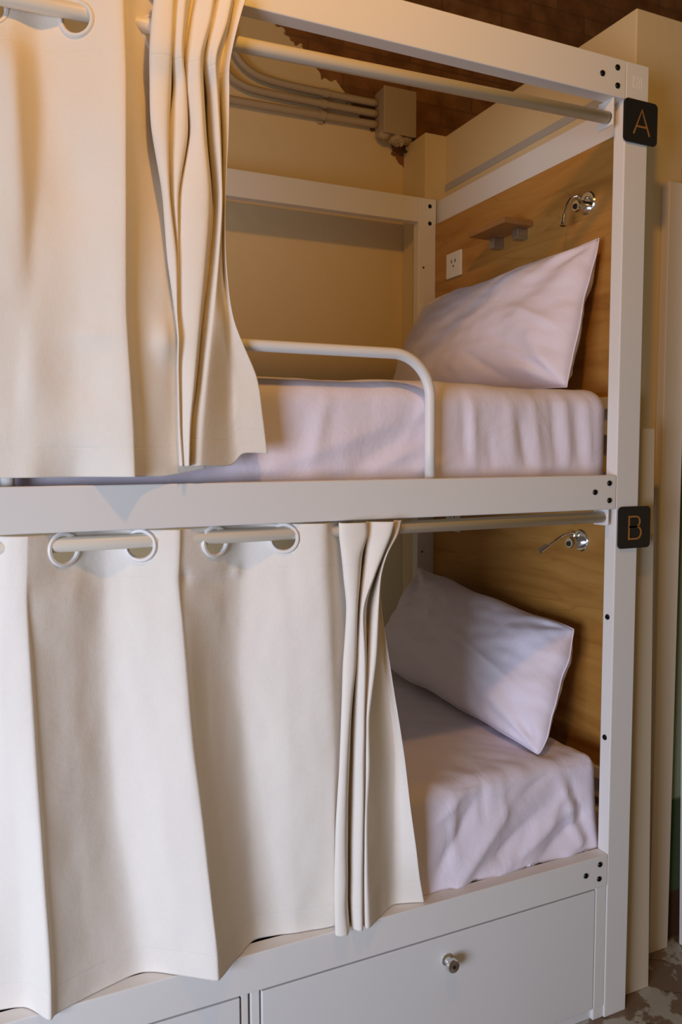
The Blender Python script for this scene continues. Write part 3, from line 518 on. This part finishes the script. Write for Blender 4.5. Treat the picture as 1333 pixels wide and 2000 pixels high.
tag(ms, 'patterned mattress of the lower berth peeking out under the loose sheet corner', 'mattress')
o = rounded('bed_sheet', -1.99, .042, .050, .915, 1.205, 1.428, .050, sheet_m, disp_u, .0085); tag(o, 'white fitted sheet wrapped around the upper mattress behind the guard rail', 'bed sheet')
o = rounded('bed_sheet', -1.99, .034, .062, .915, .372, .590, .040, sheet_m, disp_l, .0085); tag(o, 'white rumpled sheet draped over the lower mattress', 'bed sheet')

def pillow(FT, BT, FB, BB, thick, label, seed, blunt=.0, creases=()):
    FT, BT, FB, BB = map(Vector, (FT, BT, FB, BB)); NU, NV = 90, 60
    ctr = (FT+BT+FB+BB)/4; nrm = (BT-FT).cross(FT-FB).normalized()
    if nrm.x > 0: nrm = -nrm
    b = bmesh.new(); V_ = {}
    def pos(i, j, side):
        s = -1+2*i/NU; t = -1+2*j/NV
        edge = i in (0, NU) or j in (0, NV)
        bow_s = 1-.022*(1-t*t); bow_t = 1-.055*(1-abs(s)**3)
        rc = 1-blunt*(abs(s)**9)*(abs(t)**7)
        s2, t2 = s*bow_s*rc, t*bow_t*rc
        base = (FB*(1-s2)/2+BB*(1+s2)/2)*(1-t2)/2+(FT*(1-s2)/2+BT*(1+s2)/2)*(1+t2)/2
        e = max(0, 1-abs(s)**3.2)**.58*max(0, 1-abs(t)**2.8)**.52
        h = thick*e*(1-.18*t)*(1 if side > 0 else .75)
        # creases radiating from corners, and a broad unevenness
        dsum = 0
        for cs, ct in ((-1,-1),(1,-1),(-1,1),(1,1)):
            ds, dt = (s-cs)*1.35, (t-ct); rr = math.hypot(ds, dt); a = math.atan2(dt, ds)
            dsum += .0075*math.exp(-(rr/.75)**2)*math.sin(a*9+seed+cs*2+ct)*min(1, rr*3)
        dsum += .010*noise.noise(Vector((s*2.2+seed, t*2.0, .5)))+.004*noise.noise(Vector((s*7, t*6+seed, 2)))
        for (sa, ta, sb, tb, w_, h_) in creases: dsum += seg_ridge(s, t, sa, ta, sb, tb, w_, h_)
        dsum *= min(1, e*3)
        wob = Vector((0, .006*noise.noise(Vector((t*3, seed, s))), .007*noise.noise(Vector((s*3, seed, t)))))
        return base+nrm*((h+dsum)*side+(.012*noise.noise(Vector((s*1.5, t*1.5, seed)))))+wob
    def vert(i, j, side):
        edge = i in (0, NU) or j in (0, NV); k = (i, j, 0 if edge else side)
        if k not in V_: V_[k] = b.verts.new(pos(i, j, side))
        return V_[k]
    for side in (1, -1):
        for i in range(NU):
            for j in range(NV):
                b.faces.new([vert(i,j,side), vert(i+1,j,side), vert(i+1,j+1,side), vert(i,j+1,side)])
    bmesh.ops.recalc_face_normals(b, faces=b.faces[:])
    loop = [(i, 0) for i in range(NU)]+[(NU, j) for j in range(NV)]+[(i, NV) for i in range(NU, 0, -1)]+[(0, j) for j in range(NV, 0, -1)]
    lp = [V_[(i, j, 0)].co.copy() for i, j in loop]
    o = obj('pillow', b, pillow_m, None, True); tag(o, label, 'pillow')
    b = bmesh.new(); add_tube(b, lp+[lp[0]], .0016, 8, False); obj('piping', b, pillow_m, o, True)
    return o
pillow((.088, .158, 1.786), (.080, .945, 1.762), (-.040, .118, 1.434), (-.070, .890, 1.440), .088,
       'white pillow propped against the oak panel in the upper berth', 1.3, creases=((-.55,-.95,-.15,-.5,.05,-.006), (-.95,-.3,-.55,.1,.05,.006), (-.9,-.75,-.5,-.55,.05,.007)))
pillow((.050, .165, .862), (.020, .880, .925), (-.110, .100, .590), (-.120, .905, .618), .086,
       'white pillow leaning in the lower berth', 4.1, .035, creases=((.25,.85,.30,-.6,.02,.005), (-.75,-.2,-.2,.05,.04,.005), (-.3,-.3,-.5,-.9,.06,-.006)))

# ------------------------------------------------------------------ berth fittings
PX = .1174
def fit(o, e): o.matrix_parent_inverse = e.matrix_world.inverted(); return o
def smooth_path(pts, k=8):
    P_ = [Vector(p_) for p_ in pts]; out = []
    for i in range(len(P_)-1):
        for a in range(k): out.append(cr(P_[max(i-1,0)], P_[i], P_[i+1], P_[min(i+2,len(P_)-1)], a/k))
    return out+[P_[-1]]
def reading_lamp(base, path, head_end, label):
    e = empty('reading_lamp', base, label, 'reading lamp', 'chrome reading lamps on the headboard panels')
    by, bz = base[1], base[2]
    fit(lathe('base', [(.0001,0),(.027,0),(.027,.004),(.0245,.0065),(.0001,.0065)], along((PX, by, bz), (-1,0,0)), chrome, e, 40), e)
    fit(lathe('body', [(.0001,0),(.0150,0),(.0150,.020),(.0125,.024),(.0001,.024)], along((PX-.006, by+.012, bz-.006), (-1,0,0)), chrome, e, 28), e)
    fit(lathe('switch', [(.0001,0),(.0065,0),(.0065,.003),(.0001,.003)], along((PX-.0295, by+.012, bz-.008), (-1,-.35,0)), black, e, 20), e)
    sp = smooth_path(path); fit(tube('gooseneck', sp, .0028, chrome, e, 10), e)
    a, b_ = Vector(path[-1]), Vector(head_end); d = (b_-a); L_ = d.length
    fit(lathe('head', [(.0001,0),(.0045,0),(.0062,.002),(.0066,L_-.005),(.0074,L_-.004),(.0076,L_),(.0001,L_-.001)], along(a, d.normalized()), chrome, e, 24), e)
reading_lamp((PX, .236, 1.891), [(.100,.250,1.897),(.102,.25,1.905),(.098,.25,1.9095),(.088,.25,1.9085),(.074,.25,1.900),(.064,.25,1.886),(.059,.25,1.872),(.056,.25,1.862)], (.0515,.25,1.834),
             'chrome gooseneck reading lamp curving down beside the shelf in the upper berth')
reading_lamp((PX, .236, 1.066), [(.104,.250,1.066),(.104,.25,1.079),(.098,.25,1.0835),(.087,.25,1.083),(.070,.25,1.079),(.057,.25,1.073),(.038,.25,1.063),(.023,.25,1.055)], (.000,.25,1.0445),
             'chrome reading lamp with straightened neck above the lower pillow')
# shelf
e = empty('wall_shelf', (PX, .53, 1.88), 'small oak shelf board on two metal blocks in the upper berth', 'shelf')
bm = bmesh.new(); add_box(bm, .0230, PX-.0002, .446, .613, 1.8895, 1.9045, .0015); fit(obj('board', bm, shelfw, e), e)
for y in (.482, .588):
    bm = bmesh.new(); add_box(bm, .084, PX-.0002, y-.013, y+.013, 1.8600, 1.8893, .002); fit(obj('bracket', bm, brushed, e), e)
# sockets
def socket(y0, z0, label):
    e = empty('power_socket', (PX, y0, z0), label, 'socket', 'white sockets on the headboard panels')
    bm = bmesh.new(); add_box(bm, PX-.008, PX-.0001, y0, y0+.081, z0, z0+.077, .002); fit(obj('face_plate', bm, sockm, e), e)
    bm = bmesh.new()
    for dy in (.030, .050): add_box(bm, PX-.0086, PX-.0078, y0+dy-.002, y0+dy+.002, z0+.044, z0+.054, 0)
    fit(obj('slot', bm, black, e), e)
    fit(lathe('earth_hole', [(.0001,0),(.0032,0),(.0032,.0007),(.0001,.0007)], along((PX-.0080, y0+.040, z0+.034), (-1,0,0)), black, e, 14), e)
socket(.783, 1.830, 'white wall socket left of the shelf in the upper berth')
socket(.776, 1.0375, 'white wall socket half hidden behind the curtain rod in the lower berth')

# ------------------------------------------------------------------ conduits and junction box on the brick wall
YW = 1.125
e = empty('junction_box', (.05, YW, 2.33), 'grey metal junction box on the brick wall with plaster lumps below', 'junction box')
bm = bmesh.new(); add_box(bm, -.010, .108, 1.058, YW, 2.332, 2.476, .004); fit(obj('body', bm, conduitm, e), e)
bm = bmesh.new(); add_box(bm, -.012, .110, 1.053, 1.060, 2.330, 2.478, .003); fit(obj('lid', bm, conduitm, e), e)
bm = bmesh.new()
for cx_, cy_, cz_, r_ in ((.010, 1.085, 2.336, .026), (.048, 1.080, 2.326, .027), (.082, 1.085, 2.330, .024), (.060, 1.066, 2.314, .015)):
    s_ = bmesh.new(); bmesh.ops.create_uvsphere(s_, u_segments=22, v_segments=14, radius=1)
    for v_ in s_.verts:
        c_ = v_.co.copy(); v_.co = Vector((cx_+c_.x*r_, cy_+c_.y*r_*.9, cz_+c_.z*r_*.75))+c_*(.009*noise.noise(c_*2.3+Vector((cx_*40,0,0))))
    merge(bm, s_)
fit(obj('plaster_lump', bm, conduitm, e, True), e)
tube('cable_stub', [(.076,1.075,2.318),(.078,1.078,2.300),(.088,1.09,2.292),(.098,1.10,2.300)], .004, black, None, 8)
cs = bpy.data.objects['cable_stub']; cs.parent = e; cs.matrix_parent_inverse = e.matrix_world.inverted()
cy = 1.104
def conduit(pts, clip_at, label):
    o = tube('conduit', smooth_path(pts, 6), .0118, conduitm, None, 16); tag(o, label, 'conduit', 'conduits running into the junction box')
    b = bmesh.new(); add_tube(b, [(clip_at[0]-.010, cy, clip_at[1]), (clip_at[0]+.010, cy, clip_at[1])], .0142, 16); add_box(b, clip_at[0]-.008, clip_at[0]+.008, cy+.010, YW, clip_at[1]-.020, clip_at[1]+.020, .001)
    obj('clip', b, conduitm, o, False)
conduit([(-.011,cy,2.438),(-.193,cy,2.437),(-.34,cy,2.439),(-.42,cy,2.447),(-.468,cy,2.468),(-.500,cy,2.505),(-.515,cy,2.56),(-.52,cy,2.70),(-.52,cy,3.59)], (-.200,2.437), 'topmost grey conduit into the box, its long bend turning upward')
conduit([(-.011,cy,2.404),(-.193,cy,2.402),(-.38,cy,2.402),(-.455,cy,2.406),(-.505,cy,2.423),(-.545,cy,2.46),(-.562,cy,2.52),(-.565,cy,2.70),(-.565,cy,3.59)], (-.205,2.402), 'middle grey conduit of the three entering the box')
conduit([(-.011,cy,2.370),(-.193,cy,2.366),(-.50,cy,2.361),(-1.2,cy,2.358),(-2.6,cy,2.355)], (-.210,2.366), 'lowest grey conduit, running straight along the cream wall')

# ------------------------------------------------------------------ boards right of the bed
def board(name, xt, xb, w_, y0, y1, zt, label, cat, m=white):
    bm = bmesh.new(); add_box(bm, 0, 1, 0, 1, 0, 1, 0)
    for v_ in bm.verts:
        k = v_.co.z; v_.co = Vector(((xb*(1-k)+xt*k)-(1-v_.co.x)*w_, y0+v_.co.y*(y1-y0), k*zt))
    bmesh.ops.bevel(bm, geom=bm.edges[:], offset=.0015, segments=2, affect='EDGES')
    o = obj(name, bm, m); tag(o, label, cat); return o
b1 = board('leaning_board', .146, .174, .080, .036, .056, 1.34, 'narrow cream board leaning right behind the front bunk post', 'board', board2)
b2 = box('upright_post', (.270, .336, .128, .1525, 0, 1.933), boardm, None, .002); tag(b2, 'tall white upright standing against the wall right of the bunk', 'upright')
b3 = board('white_screen', .321+.12, .375+.12, .120, .105, .127, 1.95, 'white panel standing at the right edge of the photo past the green wall', 'panel')
